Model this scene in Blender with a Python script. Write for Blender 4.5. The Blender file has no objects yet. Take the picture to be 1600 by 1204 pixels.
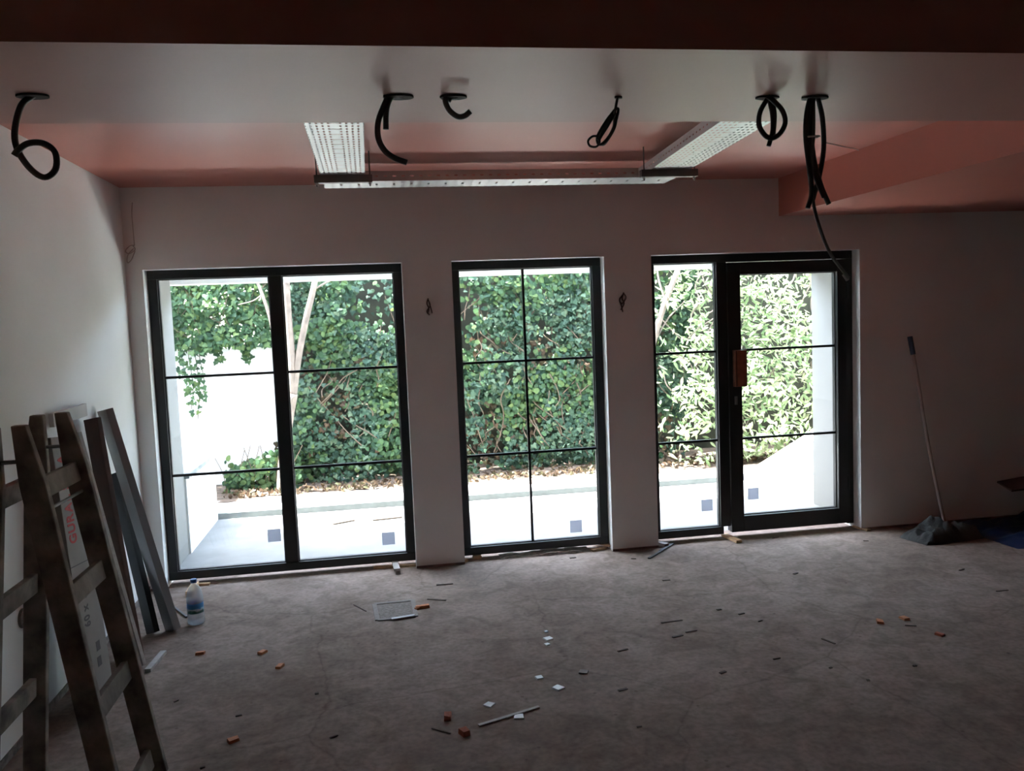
import bpy, bmesh, math, random
import numpy as np
from mathutils import Vector, Matrix, noise
random.seed(7)
SC = bpy.context.scene
COL = SC.collection

# ------------------------------------------------------------------ camera
F, YAW, PITCH, ROLL, DIST, CAMH = 1313.3, 0.1590, -0.0807, -0.0399, 5.8526, 1.7067
cy, sy, cp, sp = math.cos(YAW), math.sin(YAW), math.cos(PITCH), math.sin(PITCH)
FWD = Vector((sy * cp, cy * cp, sp))
R0 = Vector((cy, -sy, 0)); U0 = R0.cross(FWD)
RGT = math.cos(ROLL) * R0 + math.sin(ROLL) * U0
UPV = -math.sin(ROLL) * R0 + math.cos(ROLL) * U0
CAM = Vector((0, -DIST, CAMH))
cd = bpy.data.cameras.new('camera'); cam = bpy.data.objects.new('camera', cd); COL.objects.link(cam)
cd.sensor_width = 36; cd.sensor_fit = 'HORIZONTAL'; cd.lens = F / 1600 * 36; cd.clip_start = 0.02
M = Matrix((RGT, UPV, -FWD)).transposed().to_4x4(); M.translation = CAM
cam.matrix_world = M
SC.camera = cam

# ------------------------------------------------------------------ world, sun, exposure
w = bpy.data.worlds.new('sky'); SC.world = w; w.use_nodes = True
nt = w.node_tree; nt.nodes.clear()
sky = nt.nodes.new('ShaderNodeTexSky'); sky.sky_type = 'NISHITA'; sky.sun_disc = False
sky.sun_elevation = math.radians(63); sky.sun_rotation = math.radians(286); sky.dust_density = 2.0
bg = nt.nodes.new('ShaderNodeBackground'); bg.inputs[1].default_value = 1.0
wo = nt.nodes.new('ShaderNodeOutputWorld')
hs = nt.nodes.new('ShaderNodeHueSaturation'); hs.inputs['Saturation'].default_value = .7
nt.links.new(sky.outputs[0], hs.inputs['Color']); nt.links.new(hs.outputs[0], bg.inputs[0]); nt.links.new(bg.outputs[0], wo.inputs[0])
SUNV = Vector((-0.36, 0.085, 0.927)).normalized()          # towards the sun
sl = bpy.data.lights.new('sun', 'SUN'); sl.energy = 13.0; sl.angle = 0.01; sl.color = (1, .985, .965)
so = bpy.data.objects.new('sun', sl); COL.objects.link(so)
so.rotation_euler = SUNV.to_track_quat('Z', 'Y').to_euler(); so.location = (0, 0, 12)
vs = SC.view_settings
vs.view_transform = 'Standard'; vs.look = 'None'; vs.exposure = 2.8; vs.gamma = 1.0; vs.use_curve_mapping = False
SC.cycles.use_denoising = True
SC.cycles.max_bounces = 14; SC.cycles.diffuse_bounces = 8; SC.cycles.glossy_bounces = 5
SC.cycles.transparent_max_bounces = 24; SC.cycles.sample_clamp_indirect = 20
SC.cycles.caustics_reflective = False; SC.cycles.caustics_refractive = False

# ------------------------------------------------------------------ pixel -> point
def ray(x, y): return FWD + RGT * ((x - 800) / F) + UPV * ((602 - y) / F)
def atz(x, y, z): d = ray(x, y); return CAM + d * ((z - CAM.z) / d.z)
def aty(x, y, Y): d = ray(x, y); return CAM + d * ((Y - CAM.y) / d.y)
def atx(x, y, X): d = ray(x, y); return CAM + d * ((X - CAM.x) / d.x)

# ------------------------------------------------------------------ materials
MATS = {}
def mat(name, col, rough=.6, metal=0., spec=.5, noise_amt=0., noise_scale=8., bump=0., bump_scale=60., col2=None, detail=6.):
    m = bpy.data.materials.new(name); m.use_nodes = True
    n = m.node_tree; b = n.nodes['Principled BSDF']
    b.inputs['Roughness'].default_value = rough; b.inputs['Metallic'].default_value = metal
    b.inputs['Specular IOR Level'].default_value = spec
    b.inputs['Base Color'].default_value = (*col, 1)
    tc = n.nodes.new('ShaderNodeTexCoord')
    if noise_amt or col2:
        t = n.nodes.new('ShaderNodeTexNoise'); t.inputs['Scale'].default_value = noise_scale; t.inputs['Detail'].default_value = detail
        n.links.new(tc.outputs['Object'], t.inputs['Vector'])
        r = n.nodes.new('ShaderNodeValToRGB'); r.color_ramp.elements[0].position = .32; r.color_ramp.elements[1].position = .68
        c2 = col2 if col2 else tuple(c * (1 - noise_amt) for c in col)
        r.color_ramp.elements[0].color = (*c2, 1); r.color_ramp.elements[1].color = (*col, 1)
        n.links.new(t.outputs['Fac'], r.inputs['Fac']); n.links.new(r.outputs['Color'], b.inputs['Base Color'])
    if bump:
        t = n.nodes.new('ShaderNodeTexNoise'); t.inputs['Scale'].default_value = bump_scale; t.inputs['Detail'].default_value = 5
        n.links.new(tc.outputs['Object'], t.inputs['Vector'])
        bp = n.nodes.new('ShaderNodeBump'); bp.inputs['Strength'].default_value = bump; bp.inputs['Distance'].default_value = .01
        n.links.new(t.outputs['Fac'], bp.inputs['Height']); n.links.new(bp.outputs['Normal'], b.inputs['Normal'])
    MATS[name] = m
    return m

mat('wall_paint', (.83, .84, .83), .75, noise_amt=.05, noise_scale=2.5, bump=.04, bump_scale=30)
mat('terracotta', (.52, .175, .13), .36, spec=.65, noise_amt=.05, noise_scale=3, bump=.03, bump_scale=18)
mat('terracotta_sheen', (.47, .225, .185), .46, spec=.45, noise_amt=.05, noise_scale=3, bump=.03, bump_scale=18)  # same terracotta as above, with the daylight sheen greyed into its colour
mat('anthracite', (.022, .023, .024), .38, spec=.4)
mat('gasket', (.01, .01, .01), .5)
mat('paving_white', (.78, .77, .75), .8, noise_amt=.1, noise_scale=3, bump=.1, bump_scale=14)
mat('patio', (.21, .212, .21), .8, noise_amt=.3, noise_scale=3, bump=.12, bump_scale=14)
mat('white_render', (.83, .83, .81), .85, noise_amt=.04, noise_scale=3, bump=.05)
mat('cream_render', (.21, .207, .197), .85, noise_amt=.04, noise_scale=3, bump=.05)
mat('coping_stone', (.26, .29, .30), .45, noise_amt=.35, noise_scale=9)
mat('kerb_concrete', (.20, .215, .21), .85, noise_amt=.2, noise_scale=12, bump=.1)
mat('soil', (.13, .09, .065), .95, noise_amt=.6, noise_scale=14, bump=.5, bump_scale=25)
mat('garden_wall', (.05, .05, .035), .95, noise_amt=.5, noise_scale=6, bump=.3)
mat('bark', (.24, .19, .155), .85, noise_amt=.4, noise_scale=14, bump=.4, bump_scale=30)
mat('twig', (.14, .10, .07), .9, noise_amt=.4, noise_scale=20)
mat('dry_leaf', (.30, .18, .10), .8, noise_amt=.5, noise_scale=9)
mat('old_wood', (.31, .255, .215), .8, col2=(.085, .066, .055), noise_scale=11, bump=.2, bump_scale=40)
mat('pale_wood', (.55, .36, .20), .7, noise_amt=.35, noise_scale=25)
mat('rung_wood', (.24, .205, .17), .8, col2=(.12, .095, .08), noise_scale=10, bump=.2, bump_scale=40)
mat('brown_plank', (.085, .035, .022), .6, noise_amt=.4, noise_scale=12)
mat('red_wood', (.30, .105, .055), .55, noise_amt=.4, noise_scale=20)
mat('white_board', (.52, .50, .47), .6, noise_amt=.12, noise_scale=12)
mat('carton', (.24, .21, .19), .85, noise_amt=.15, noise_scale=8)
mat('carton_print', (.38, .02, .02), .8)
mat('carton_ink', (.07, .06, .06), .8)
mat('alu_profile', (.30, .30, .305), .32, metal=.85)
mat('dark_profile', (.045, .048, .052), .35, metal=.3)
mat('galvanised', (.62, .63, .64), .38, metal=.85, noise_amt=.15, noise_scale=30)
mat('strut_steel', (.20, .19, .185), .45, metal=.7)
mat('conduit', (.050, .047, .046), .5)
mat('conduit_grey', (.13, .13, .13), .5)
mat('hole_shade', (.05, .04, .038), .8)
mat('wire_white', (.45, .42, .40), .5)
mat('wire_dark', (.06, .05, .05), .5)
mat('pole_paint', (.42, .35, .33), .5)
mat('grip_blue', (.03, .055, .11), .5)
mat('rag', (.06, .06, .058), .95, noise_amt=.75, noise_scale=7, bump=.6, bump_scale=60)
mat('tarp', (.008, .022, .075), .45, noise_amt=.3, noise_scale=6)
mat('dark_board', (.10, .05, .04), .8, noise_amt=.3)
mat('orange_clay', (.52, .20, .08), .8, noise_amt=.3, noise_scale=60)
mat('plaster_edge', (.30, .20, .165), .9, noise_amt=.5, noise_scale=12)
mat('brick_clay', (.42, .13, .07), .85, noise_amt=.3, noise_scale=60)
mat('mosaic', (.55, .57, .56), .4, noise_amt=.1, noise_scale=60)
mat('splinter', (.09, .065, .05), .85, noise_amt=.4, noise_scale=40)
mat('strip_pale', (.42, .39, .36), .6, noise_amt=.3, noise_scale=30)
mat('mortar', (.30, .26, .23), .95, noise_amt=.6, noise_scale=30, bump=.6, bump_scale=50)
mat('rubber', (.018, .018, .02), .5)
mat('sand_fill', (.24, .205, .18), .95, noise_amt=.45, noise_scale=50, bump=.4, bump_scale=80)
mat('rim_grey', (.25, .225, .205), .85, noise_amt=.25, noise_scale=30)
mat('cap_blue', (.02, .12, .42), .35)
mat('socket_grey', (.12, .115, .11), .6)
mat('paper', (.55, .54, .52), .8)

def leafmat(name, cols, trans=.35):
    m = bpy.data.materials.new(name); m.use_nodes = True; n = m.node_tree
    b = n.nodes['Principled BSDF']; out = n.nodes['Material Output']
    b.inputs['Roughness'].default_value = .5; b.inputs['Specular IOR Level'].default_value = .22
    g = n.nodes.new('ShaderNodeNewGeometry'); oi = n.nodes.new('ShaderNodeObjectInfo')
    ad = n.nodes.new('ShaderNodeMath'); ad.operation = 'ADD'; fr = n.nodes.new('ShaderNodeMath'); fr.operation = 'FRACT'
    n.links.new(g.outputs['Random Per Island'], ad.inputs[0]); n.links.new(oi.outputs['Random'], ad.inputs[1]); n.links.new(ad.outputs[0], fr.inputs[0])
    r = n.nodes.new('ShaderNodeValToRGB'); e = r.color_ramp.elements
    while len(e) < len(cols): e.new(.5)
    for i, c in enumerate(cols): e[i].position = i / (len(cols) - 1); e[i].color = (*c, 1)
    n.links.new(fr.outputs[0], r.inputs[0]); n.links.new(r.outputs[0], b.inputs['Base Color'])
    tr = n.nodes.new('ShaderNodeBsdfTranslucent'); n.links.new(r.outputs[0], tr.inputs[0])
    mx = n.nodes.new('ShaderNodeMixShader'); mx.inputs[0].default_value = trans
    n.links.new(b.outputs[0], mx.inputs[1]); n.links.new(tr.outputs[0], mx.inputs[2]); n.links.new(mx.outputs[0], out.inputs[0])
    MATS[name] = m
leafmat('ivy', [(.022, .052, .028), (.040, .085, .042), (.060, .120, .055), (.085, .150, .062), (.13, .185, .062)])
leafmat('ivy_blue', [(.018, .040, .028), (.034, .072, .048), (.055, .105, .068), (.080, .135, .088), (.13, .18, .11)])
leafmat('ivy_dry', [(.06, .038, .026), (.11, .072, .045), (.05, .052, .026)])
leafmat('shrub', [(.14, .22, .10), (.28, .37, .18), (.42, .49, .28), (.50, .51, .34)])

def glassmat(name, tint=(.93, .96, .95), gl=.08):
    m = bpy.data.materials.new(name); m.use_nodes = True; n = m.node_tree; n.nodes.remove(n.nodes['Principled BSDF'])
    out = n.nodes['Material Output']
    t = n.nodes.new('ShaderNodeBsdfTransparent'); t.inputs[0].default_value = (*tint, 1)
    g = n.nodes.new('ShaderNodeBsdfGlossy'); g.inputs['Roughness'].default_value = .02
    # Schlick reflectance from the angle between ray and surface, the same on both faces of the sheet
    ge = n.nodes.new('ShaderNodeNewGeometry'); dt = n.nodes.new('ShaderNodeVectorMath'); dt.operation = 'DOT_PRODUCT'
    n.links.new(ge.outputs['Incoming'], dt.inputs[0]); n.links.new(ge.outputs['Normal'], dt.inputs[1])
    def mth(op, a_, b_):
        x = n.nodes.new('ShaderNodeMath'); x.operation = op
        for i_, q in enumerate((a_, b_)):
            if isinstance(q, (int, float)): x.inputs[i_].default_value = q
            elif q is not None: n.links.new(q, x.inputs[i_])
        return x.outputs[0]
    f = mth('ADD', mth('MULTIPLY', mth('POWER', mth('SUBTRACT', 1., mth('ABSOLUTE', dt.outputs['Value'], None)), 5.), .94), .03)
    mx = n.nodes.new('ShaderNodeMixShader')
    n.links.new(f, mx.inputs[0]); n.links.new(t.outputs[0], mx.inputs[1]); n.links.new(g.outputs[0], mx.inputs[2]); n.links.new(mx.outputs[0], out.inputs[0])
    MATS[name] = m
glassmat('glass'); glassmat('bottle_plastic', (.86, .91, .95))
n = MATS['bottle_plastic'].node_tree; mo = n.nodes['Material Output']; src = mo.inputs[0].links[0].from_socket
df = n.nodes.new('ShaderNodeBsdfDiffuse'); df.inputs[0].default_value = (.75, .80, .84, 1); m2 = n.nodes.new('ShaderNodeMixShader'); m2.inputs[0].default_value = .28
n.links.new(src, m2.inputs[1]); n.links.new(df.outputs[0], m2.inputs[2]); n.links.new(m2.outputs[0], mo.inputs[0])

def sticker_material():
    m = bpy.data.materials.new('sticker'); m.use_nodes = True; n = m.node_tree; b = n.nodes['Principled BSDF']; out = n.nodes['Material Output']
    b.inputs['Base Color'].default_value = (.30, .31, .34, 1); b.inputs['Roughness'].default_value = .7
    t = n.nodes.new('ShaderNodeBsdfTranslucent'); t.inputs[0].default_value = (.60, .61, .66, 1)
    mx = n.nodes.new('ShaderNodeMixShader'); mx.inputs[0].default_value = .6
    n.links.new(b.outputs[0], mx.inputs[1]); n.links.new(t.outputs[0], mx.inputs[2]); n.links.new(mx.outputs[0], out.inputs[0])
    MATS['sticker'] = m
sticker_material()
def floor_material():
    m = mat('screed', (.36, .325, .30), .95, spec=.12, bump=.25, bump_scale=22)
    n = m.node_tree; b = n.nodes['Principled BSDF']; tc = [x for x in n.nodes if x.type == 'TEX_COORD'][0]
    def nz(s, d=6, dist=0.):
        t = n.nodes.new('ShaderNodeTexNoise'); t.inputs['Scale'].default_value = s; t.inputs['Detail'].default_value = d
        t.inputs['Distortion'].default_value = dist; n.links.new(tc.outputs['Object'], t.inputs['Vector']); return t
    def ramp(src, a, bb, ca, cb):
        r = n.nodes.new('ShaderNodeValToRGB'); r.color_ramp.elements[0].position = a; r.color_ramp.elements[1].position = bb
        r.color_ramp.elements[0].color = (*ca, 1); r.color_ramp.elements[1].color = (*cb, 1); n.links.new(src, r.inputs[0]); return r
    def mult(a, bb, fac=1.):
        x = n.nodes.new('ShaderNodeMix'); x.data_type = 'RGBA'; x.blend_type = 'MULTIPLY'; x.inputs[0].default_value = fac
        n.links.new(a, x.inputs[6]); n.links.new(bb, x.inputs[7]); return x.outputs[2]
    base = ramp(nz(1.1, 8, .4).outputs['Fac'], .3, .7, (.205, .157, .130), (.315, .258, .224)).outputs[0]
    c = mult(base, ramp(nz(6, 10, 1.2).outputs['Fac'], .35, .62, (.72, .70, .68), (1, 1, 1)).outputs[0])
    c = mult(c, ramp(nz(38, 6).outputs['Fac'], .3, .6, (.80, .79, .78), (1.05, 1.05, 1.05)).outputs[0])
    # hairline cracks
    v = n.nodes.new('ShaderNodeTexVoronoi'); v.feature = 'DISTANCE_TO_EDGE'; v.inputs['Scale'].default_value = .8
    wv = n.nodes.new('ShaderNodeMix'); wv.data_type = 'RGBA'; wv.inputs[0].default_value = .18
    n.links.new(tc.outputs['Object'], wv.inputs[6]); n.links.new(nz(2.5, 8, .5).outputs['Color'], wv.inputs[7]); n.links.new(wv.outputs[2], v.inputs['Vector'])
    c = mult(c, ramp(v.outputs['Distance'], .0, .006, (.62, .60, .58), (1, 1, 1)).outputs[0], .6)
    # grit specks
    vs_ = n.nodes.new('ShaderNodeTexVoronoi'); vs_.inputs['Scale'].default_value = 9
    n.links.new(tc.outputs['Object'], vs_.inputs['Vector'])
    c = mult(c, ramp(vs_.outputs['Distance'], .05, .09, (.45, .42, .40), (1, 1, 1)).outputs[0], .6)
    n.links.new(c, b.inputs['Base Color'])
floor_material()

def tray_material(name, pitch_u, pitch_v, rad, long_slot, axis, slots_mid):
    """galvanised sheet with punched holes (transparent where punched)"""
    m = bpy.data.materials.new(name); m.use_nodes = True; n = m.node_tree
    b = n.nodes['Principled BSDF']; out = n.nodes['Material Output']
    b.inputs['Base Color'].default_value = (.66, .67, .67, 1); b.inputs['Metallic'].default_value = .55; b.inputs['Roughness'].default_value = .42
    tc = n.nodes.new('ShaderNodeTexCoord'); s = n.nodes.new('ShaderNodeSeparateXYZ'); n.links.new(tc.outputs['Object'], s.inputs[0])
    def mth(op, a, bb=None):
        x = n.nodes.new('ShaderNodeMath'); x.operation = op
        for i, q in enumerate((a, bb)):
            if q is None: continue
            if isinstance(q, (int, float)): x.inputs[i].default_value = q
            else: n.links.new(q, x.inputs[i])
        return x.outputs[0]
    u, v = (s.outputs['X'], s.outputs['Y']) if axis == 'flat' else (s.outputs['Y'], s.outputs['Z'])
    def cell(q, p): return mth('SUBTRACT', mth('FRACT', mth('ADD', mth('DIVIDE', q, p), 100.5)), .5)
    du = mth('MULTIPLY', cell(u, pitch_u), pitch_u); dv = mth('MULTIPLY', cell(v, pitch_v), pitch_v)
    dv = mth('DIVIDE', dv, long_slot)
    d = mth('SQRT', mth('ADD', mth('MULTIPLY', du, du), mth('MULTIPLY', dv, dv)))
    h = mth('LESS_THAN', d, rad)
    if slots_mid:
        inmid = mth('LESS_THAN', mth('ABSOLUTE', u), pitch_u * .5)
        dv2 = mth('MULTIPLY', cell(v, pitch_v * 2), pitch_v * 2)
        hs = mth('MULTIPLY', mth('LESS_THAN', mth('ABSOLUTE', dv2), .006), mth('LESS_THAN', mth('ABSOLUTE', u), .026))
        h = mth('MAXIMUM', mth('MULTIPLY', h, mth('SUBTRACT', 1., inmid)), hs)
    else:
        inside = mth('LESS_THAN', mth('ABSOLUTE', v), pitch_v * .5) if axis != 'flat' else None
        if inside is not None: h = mth('MULTIPLY', h, inside)
    t = n.nodes.new('ShaderNodeBsdfTransparent'); mx = n.nodes.new('ShaderNodeMixShader')
    n.links.new(h, mx.inputs[0]); n.links.new(b.outputs[0], mx.inputs[1]); n.links.new(t.outputs[0], mx.inputs[2]); n.links.new(mx.outputs[0], out.inputs[0])
    MATS[name] = m
tray_material('tray_bottom', .0235, .050, .0056, 2.5, 'flat', True)
tray_material('tray_side', .05, .05, .011, .4, 'side', False)

def label_material():
    m = mat('bottle_label', (.05, .25, .5), .4); n = m.node_tree; b = n.nodes['Principled BSDF']
    tc = [x for x in n.nodes if x.type == 'TEX_COORD'][0]
    s = n.nodes.new('ShaderNodeSeparateXYZ'); n.links.new(tc.outputs['Generated'], s.inputs[0])
    t = n.nodes.new('ShaderNodeTexNoise'); t.inputs['Scale'].default_value = 5; n.links.new(tc.outputs['Generated'], t.inputs['Vector'])
    a = n.nodes.new('ShaderNodeMath'); a.operation = 'MULTIPLY_ADD'; a.inputs[1].default_value = .5; n.links.new(t.outputs['Fac'], a.inputs[0]); n.links.new(s.outputs['Z'], a.inputs[2])
    r = n.nodes.new('ShaderNodeValToRGB'); e = r.color_ramp.elements; e.new(.4); e.new(.6); e.new(.8)
    for i, (p, c) in enumerate(((0., (.02, .10, .12)), (.45, (.03, .14, .12)), (.62, (.40, .55, .62)), (.8, (.04, .26, .55)), (1., (.03, .2, .5)))):
        e[i].position = p; e[i].color = (*c, 1)
    n.links.new(a.outputs[0], r.inputs[0]); n.links.new(r.outputs[0], b.inputs['Base Color'])
label_material()

# ------------------------------------------------------------------ mesh helpers
def origin_of(o):
    p = Vector((0, 0, 0))
    while o is not None: p += o.location; o = o.parent
    return p

class MB:
    def __init__(s): s.v = []; s.f = []
    def add(s, vs_, fs):
        k = len(s.v); s.v += [tuple(q) for q in vs_]; s.f += [tuple(i + k for i in f) for f in fs]; return s
    def box(s, a, b):
        (x0, y0, z0), (x1, y1, z1) = a, b
        return s.add([(x0, y0, z0), (x1, y0, z0), (x1, y1, z0), (x0, y1, z0), (x0, y0, z1), (x1, y0, z1), (x1, y1, z1), (x0, y1, z1)],
                     [(0, 3, 2, 1), (4, 5, 6, 7), (0, 1, 5, 4), (1, 2, 6, 5), (2, 3, 7, 6), (3, 0, 4, 7)])
    def obox(s, p, q, side, wd, th, wd2=None):
        """board from p to q, width wd along `side`, thickness th"""
        p, q = Vector(p), Vector(q); d = (q - p).normalized(); sd = Vector(side); sd = (sd - d * sd.dot(d)).normalized(); n = d.cross(sd)
        wd2 = wd if wd2 is None else wd2; vs_ = []
        for c, w_ in ((p, wd), (q, wd2)):
            for a, bb in ((-1, -1), (1, -1), (1, 1), (-1, 1)): vs_.append(c + sd * (a * w_ / 2) + n * (bb * th / 2))
        return s.add(vs_, [(0, 3, 2, 1), (4, 5, 6, 7), (0, 1, 5, 4), (1, 2, 6, 5), (2, 3, 7, 6), (3, 0, 4, 7)])
    def sweep(s, p, q, side, prof):
        p, q = Vector(p), Vector(q); d = (q - p).normalized(); sd = Vector(side); sd = (sd - d * sd.dot(d)).normalized(); n = d.cross(sd); m = len(prof)
        vs_ = [c + sd * a + n * b for c in (p, q) for a, b in prof]
        return s.add(vs_, [(i, (i + 1) % m, m + (i + 1) % m, m + i) for i in range(m)] + [tuple(range(m))[::-1], tuple(range(m, 2 * m))])
    def tube(s, pts, r, n=8, smooth=True, ribs=False):
        pts = [Vector(q) for q in pts]
        if smooth and len(pts) > 2:
            o = []
            P = [pts[0] * 2 - pts[1]] + pts + [pts[-1] * 2 - pts[-2]]
            for i in range(1, len(P) - 2):
                for k in range(6):
                    t = k / 6; a, b, c, d = P[i - 1:i + 3]
                    o.append(.5 * ((2 * b) + (c - a) * t + (2 * a - 5 * b + 4 * c - d) * t * t + (3 * b - a - 3 * c + d) * t ** 3))
            pts = o + [pts[-1]]
        rr = r if isinstance(r, (list, tuple)) else None
        vs_ = []; m = len(pts); ref = None
        for i, q in enumerate(pts):
            d = (pts[min(i + 1, m - 1)] - pts[max(i - 1, 0)]).normalized()
            if ref is None: ref = d.orthogonal().normalized()
            ref = (ref - d * ref.dot(d)).normalized(); b = d.cross(ref)
            ra = r if rr is None else rr[0] + (rr[1] - rr[0]) * i / (m - 1)
            for k in range(n):
                a = 2 * math.pi * k / n; vs_.append(q + (ref * math.cos(a) + b * math.sin(a)) * ra)
        fs = [(i * n + k, i * n + (k + 1) % n, (i + 1) * n + (k + 1) % n, (i + 1) * n + k) for i in range(m - 1) for k in range(n)]
        fs += [tuple(range(n))[::-1], tuple(range((m - 1) * n, m * n))]
        return s.add(vs_, fs)
    def lathe(s, c, prof, n=28, cap=True):
        c = Vector(c); m = len(prof)
        vs_ = [c + Vector((r * math.cos(2 * math.pi * k / n), r * math.sin(2 * math.pi * k / n), z)) for r, z in prof for k in range(n)]
        fs = [(i * n + k, i * n + (k + 1) % n, (i + 1) * n + (k + 1) % n, (i + 1) * n + k) for i in range(m - 1) for k in range(n)]
        if cap: fs += [tuple(range(n))[::-1], tuple(range((m - 1) * n, m * n))]
        return s.add(vs_, fs)
    def build(s, name, material, parent=None, label=None, smooth=False, bevel=0., origin=None, kind=None):
        if parent is not None: o0 = origin_of(parent)
        else: o0 = Vector(origin) if origin is not None else Vector((0, 0, 0))
        me = bpy.data.meshes.new(name)
        me.from_pydata([tuple(Vector(q) - o0) for q in s.v], [], s.f); me.update()
        me.materials.append(MATS[material])
        if smooth:
            for p in me.polygons: p.use_smooth = True
        o = bpy.data.objects.new(name, me); COL.objects.link(o)
        if parent is not None: o.parent = parent
        else: o.location = o0
        if bevel:
            b = o.modifiers.new('bevel', 'BEVEL'); b.width = bevel; b.segments = 2; b.limit_method = 'ANGLE'
        if label: o['label'] = label
        if kind: o['kind'] = kind
        return o

def tag(o, label, cat=None, group=None, kind=None):
    o['label'] = label
    if cat: o['category'] = cat
    if group: o['group'] = group
    if kind: o['kind'] = kind
    return o
def thing(name, loc, label, cat, group=None, kind=None):
    o = bpy.data.objects.new(name, None); COL.objects.link(o); o.location = loc; o.empty_display_size = .1
    return tag(o, label, cat, group, kind)
def struct(name, mb, material, label, cat, parent=None, bevel=0.):
    o = mb.build(name, material, parent, bevel=bevel); return tag(o, label, cat, kind='structure')

# ------------------------------------------------------------------ room shell
XL, XR, YB, YF = -1.554, 8.0, -0.10, -8.4        # left wall, right wall, back wall face, wall behind the camera
ZC, ZS = 2.627, 2.359                             # high ceiling, lowered soffit
XB = 2.922                                        # side of the lowered ceiling
YS0, YS1 = -3.785, -3.012                         # lowered band across the room
YO = 0.20                                         # outer face of the window wall
WIN = [(-1.451, .202), (.539, 1.609), (1.953, 3.553)]
ZT = 2.105

struct('floor', MB().box((XL - .2, YF - .2, -.3), (XR + .2, YO, 0)), 'screed', 'bare grey concrete screed floor with stains and cracks', 'floor')
struct('ceiling', MB().box((XL - .2, YF - .2, ZC), (XR + .2, YO, 3.0)), 'terracotta', 'glossy terracotta painted ceiling above the hanging cable tray', 'ceiling')
struct('ceiling_beam', MB().box((XL, YS0, ZS), (XB, YS1, ZC + .01)), 'terracotta_sheen', 'wide lowered ceiling band with cables hanging from round holes', 'ceiling')
struct('ceiling_drop', MB().box((XB, YS0, ZS), (XR, YB, ZC + .01)), 'terracotta', 'lowered terracotta ceiling section over the mop and blue tarp', 'ceiling')
struct('wall_left', MB().box((XL - .2, YF, 0), (XL, YB, ZC)), 'wall_paint', 'plain white wall behind the wooden ladder', 'wall')
struct('wall_right', MB().box((XR, YF, 0), (XR + .2, YB, ZC)), 'wall_paint', 'plain white wall at the dark end of the room', 'wall')
struct('wall_front', MB().box((XL - .2, YF - .2, 0), (XR + .2, YF, ZC)), 'wall_paint', 'plain white wall facing the windows', 'wall')
wb = MB(); xs = [XL - .2] + [q for a in WIN for q in a] + [XR + .2]
for i in range(0, len(xs), 2): wb.box((xs[i], YB, 0), (xs[i + 1], YO, ZT))
wb.box((xs[0], YB, ZT), (xs[-1], YO, ZC))
struct('wall_back', wb, 'wall_paint', 'white plastered wall with two tall windows and a glazed door', 'wall')
struct('baseboard_left', MB().box((XL, YF, 0), (XL + .006, YB - .001, .035)), 'mortar', 'dusty dark joint line along the foot of left wall', 'skirting')
bb = MB()
for i in range(0, len(xs), 2):
    a, b_ = max(xs[i], XL), min(xs[i + 1], XR); bb.box((a, YB - .005, 0), (b_, YB, .016))
struct('baseboard_back', bb, 'plaster_edge', 'bare reddish strip along the foot of the window wall', 'skirting')

# upper storeys of the building and the loggia outside
struct('wall_upper', MB().box((-6, -9, 3.0), (9, YO, 6.0)), 'white_render', 'rendered upper storeys of the building over the windows', 'wall')
struct('pergola_beam', MB().box((XL - .35, 0.98, 2.06), (4.2, 1.16, 2.34)), 'white_render', 'white rendered beam spanning the wing walls over the patio', 'beam')
struct('shade_slab', MB().box((-6, YO, 2.95), (9, 1.75, 3.15)), 'white_render', 'added unseen slab shading the near part of the patio', 'shading slab')  # added above the view to keep sun off the near patio
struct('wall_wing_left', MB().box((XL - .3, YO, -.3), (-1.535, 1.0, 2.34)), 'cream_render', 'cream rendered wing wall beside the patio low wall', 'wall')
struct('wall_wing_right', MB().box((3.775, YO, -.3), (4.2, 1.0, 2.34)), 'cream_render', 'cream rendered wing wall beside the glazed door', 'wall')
struct('patio_floor', MB().box((-4, YO, -.35), (12, 2.16, -.05)), 'patio', 'pale concrete patio outside the windows', 'patio')
struct('kerb', MB().box((-1.52, 2.16, -.35), (3.62, 2.28, .005)), 'kerb_concrete', 'low concrete kerb along the far side of the patio', 'kerb')
struct('kerb_walk', MB().add([(-4, 2.28, -.3), (9, 2.28, -.3), (9, 2.45, -.3), (3.0, 2.50, -.3), (2.4, 2.80, -.3), (-4, 2.84, -.3),
                              (-4, 2.28, .0), (9, 2.28, .0), (9, 2.45, .0), (3.0, 2.50, .0), (2.4, 2.80, .0), (-4, 2.84, .0)],
                             [(5, 4, 3, 2, 1, 0), (6, 7, 8, 9, 10, 11)] + [(i, (i + 1) % 6, 6 + (i + 1) % 6, 6 + i) for i in range(6)]),
       'paving_white', 'white paved strip between kerb and planting', 'paving')
# soil bed
n = 60; sb = MB(); vv = []
for j in range(9):
    for i in range(n + 1):
        x = -5 + 14 * i / n; y = 2.35 + 1.4 * j / 8
        vv.append((x, y, -.02 + .05 * (j / 8) + .03 * noise.noise((x * 3, y * 3, 0))))
sb.add(vv, [(j * (n + 1) + i, j * (n + 1) + i + 1, (j + 1) * (n + 1) + i + 1, (j + 1) * (n + 1) + i) for j in range(8) for i in range(n)])
struct('planting_bed', sb, 'soil', 'brown earth strip at the foot of the ivy', 'soil')
struct('lawn_ground', MB().box((-30, 2.3, -.6), (30, 40, -.06)), 'soil', 'earth ground beyond the patio', 'ground')
struct('wall_garden', MB().box((-1.05, 3.76, -.3), (9, 3.98, 2.75)), 'garden_wall', 'old garden wall hidden behind the ivy', 'wall')
struct('wall_boundary', MB().box((-5, 3.55, -.3), (-1.05, 3.8, 1.50)), 'white_render', 'bright white rendered garden wall under hanging ivy', 'wall')
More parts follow.
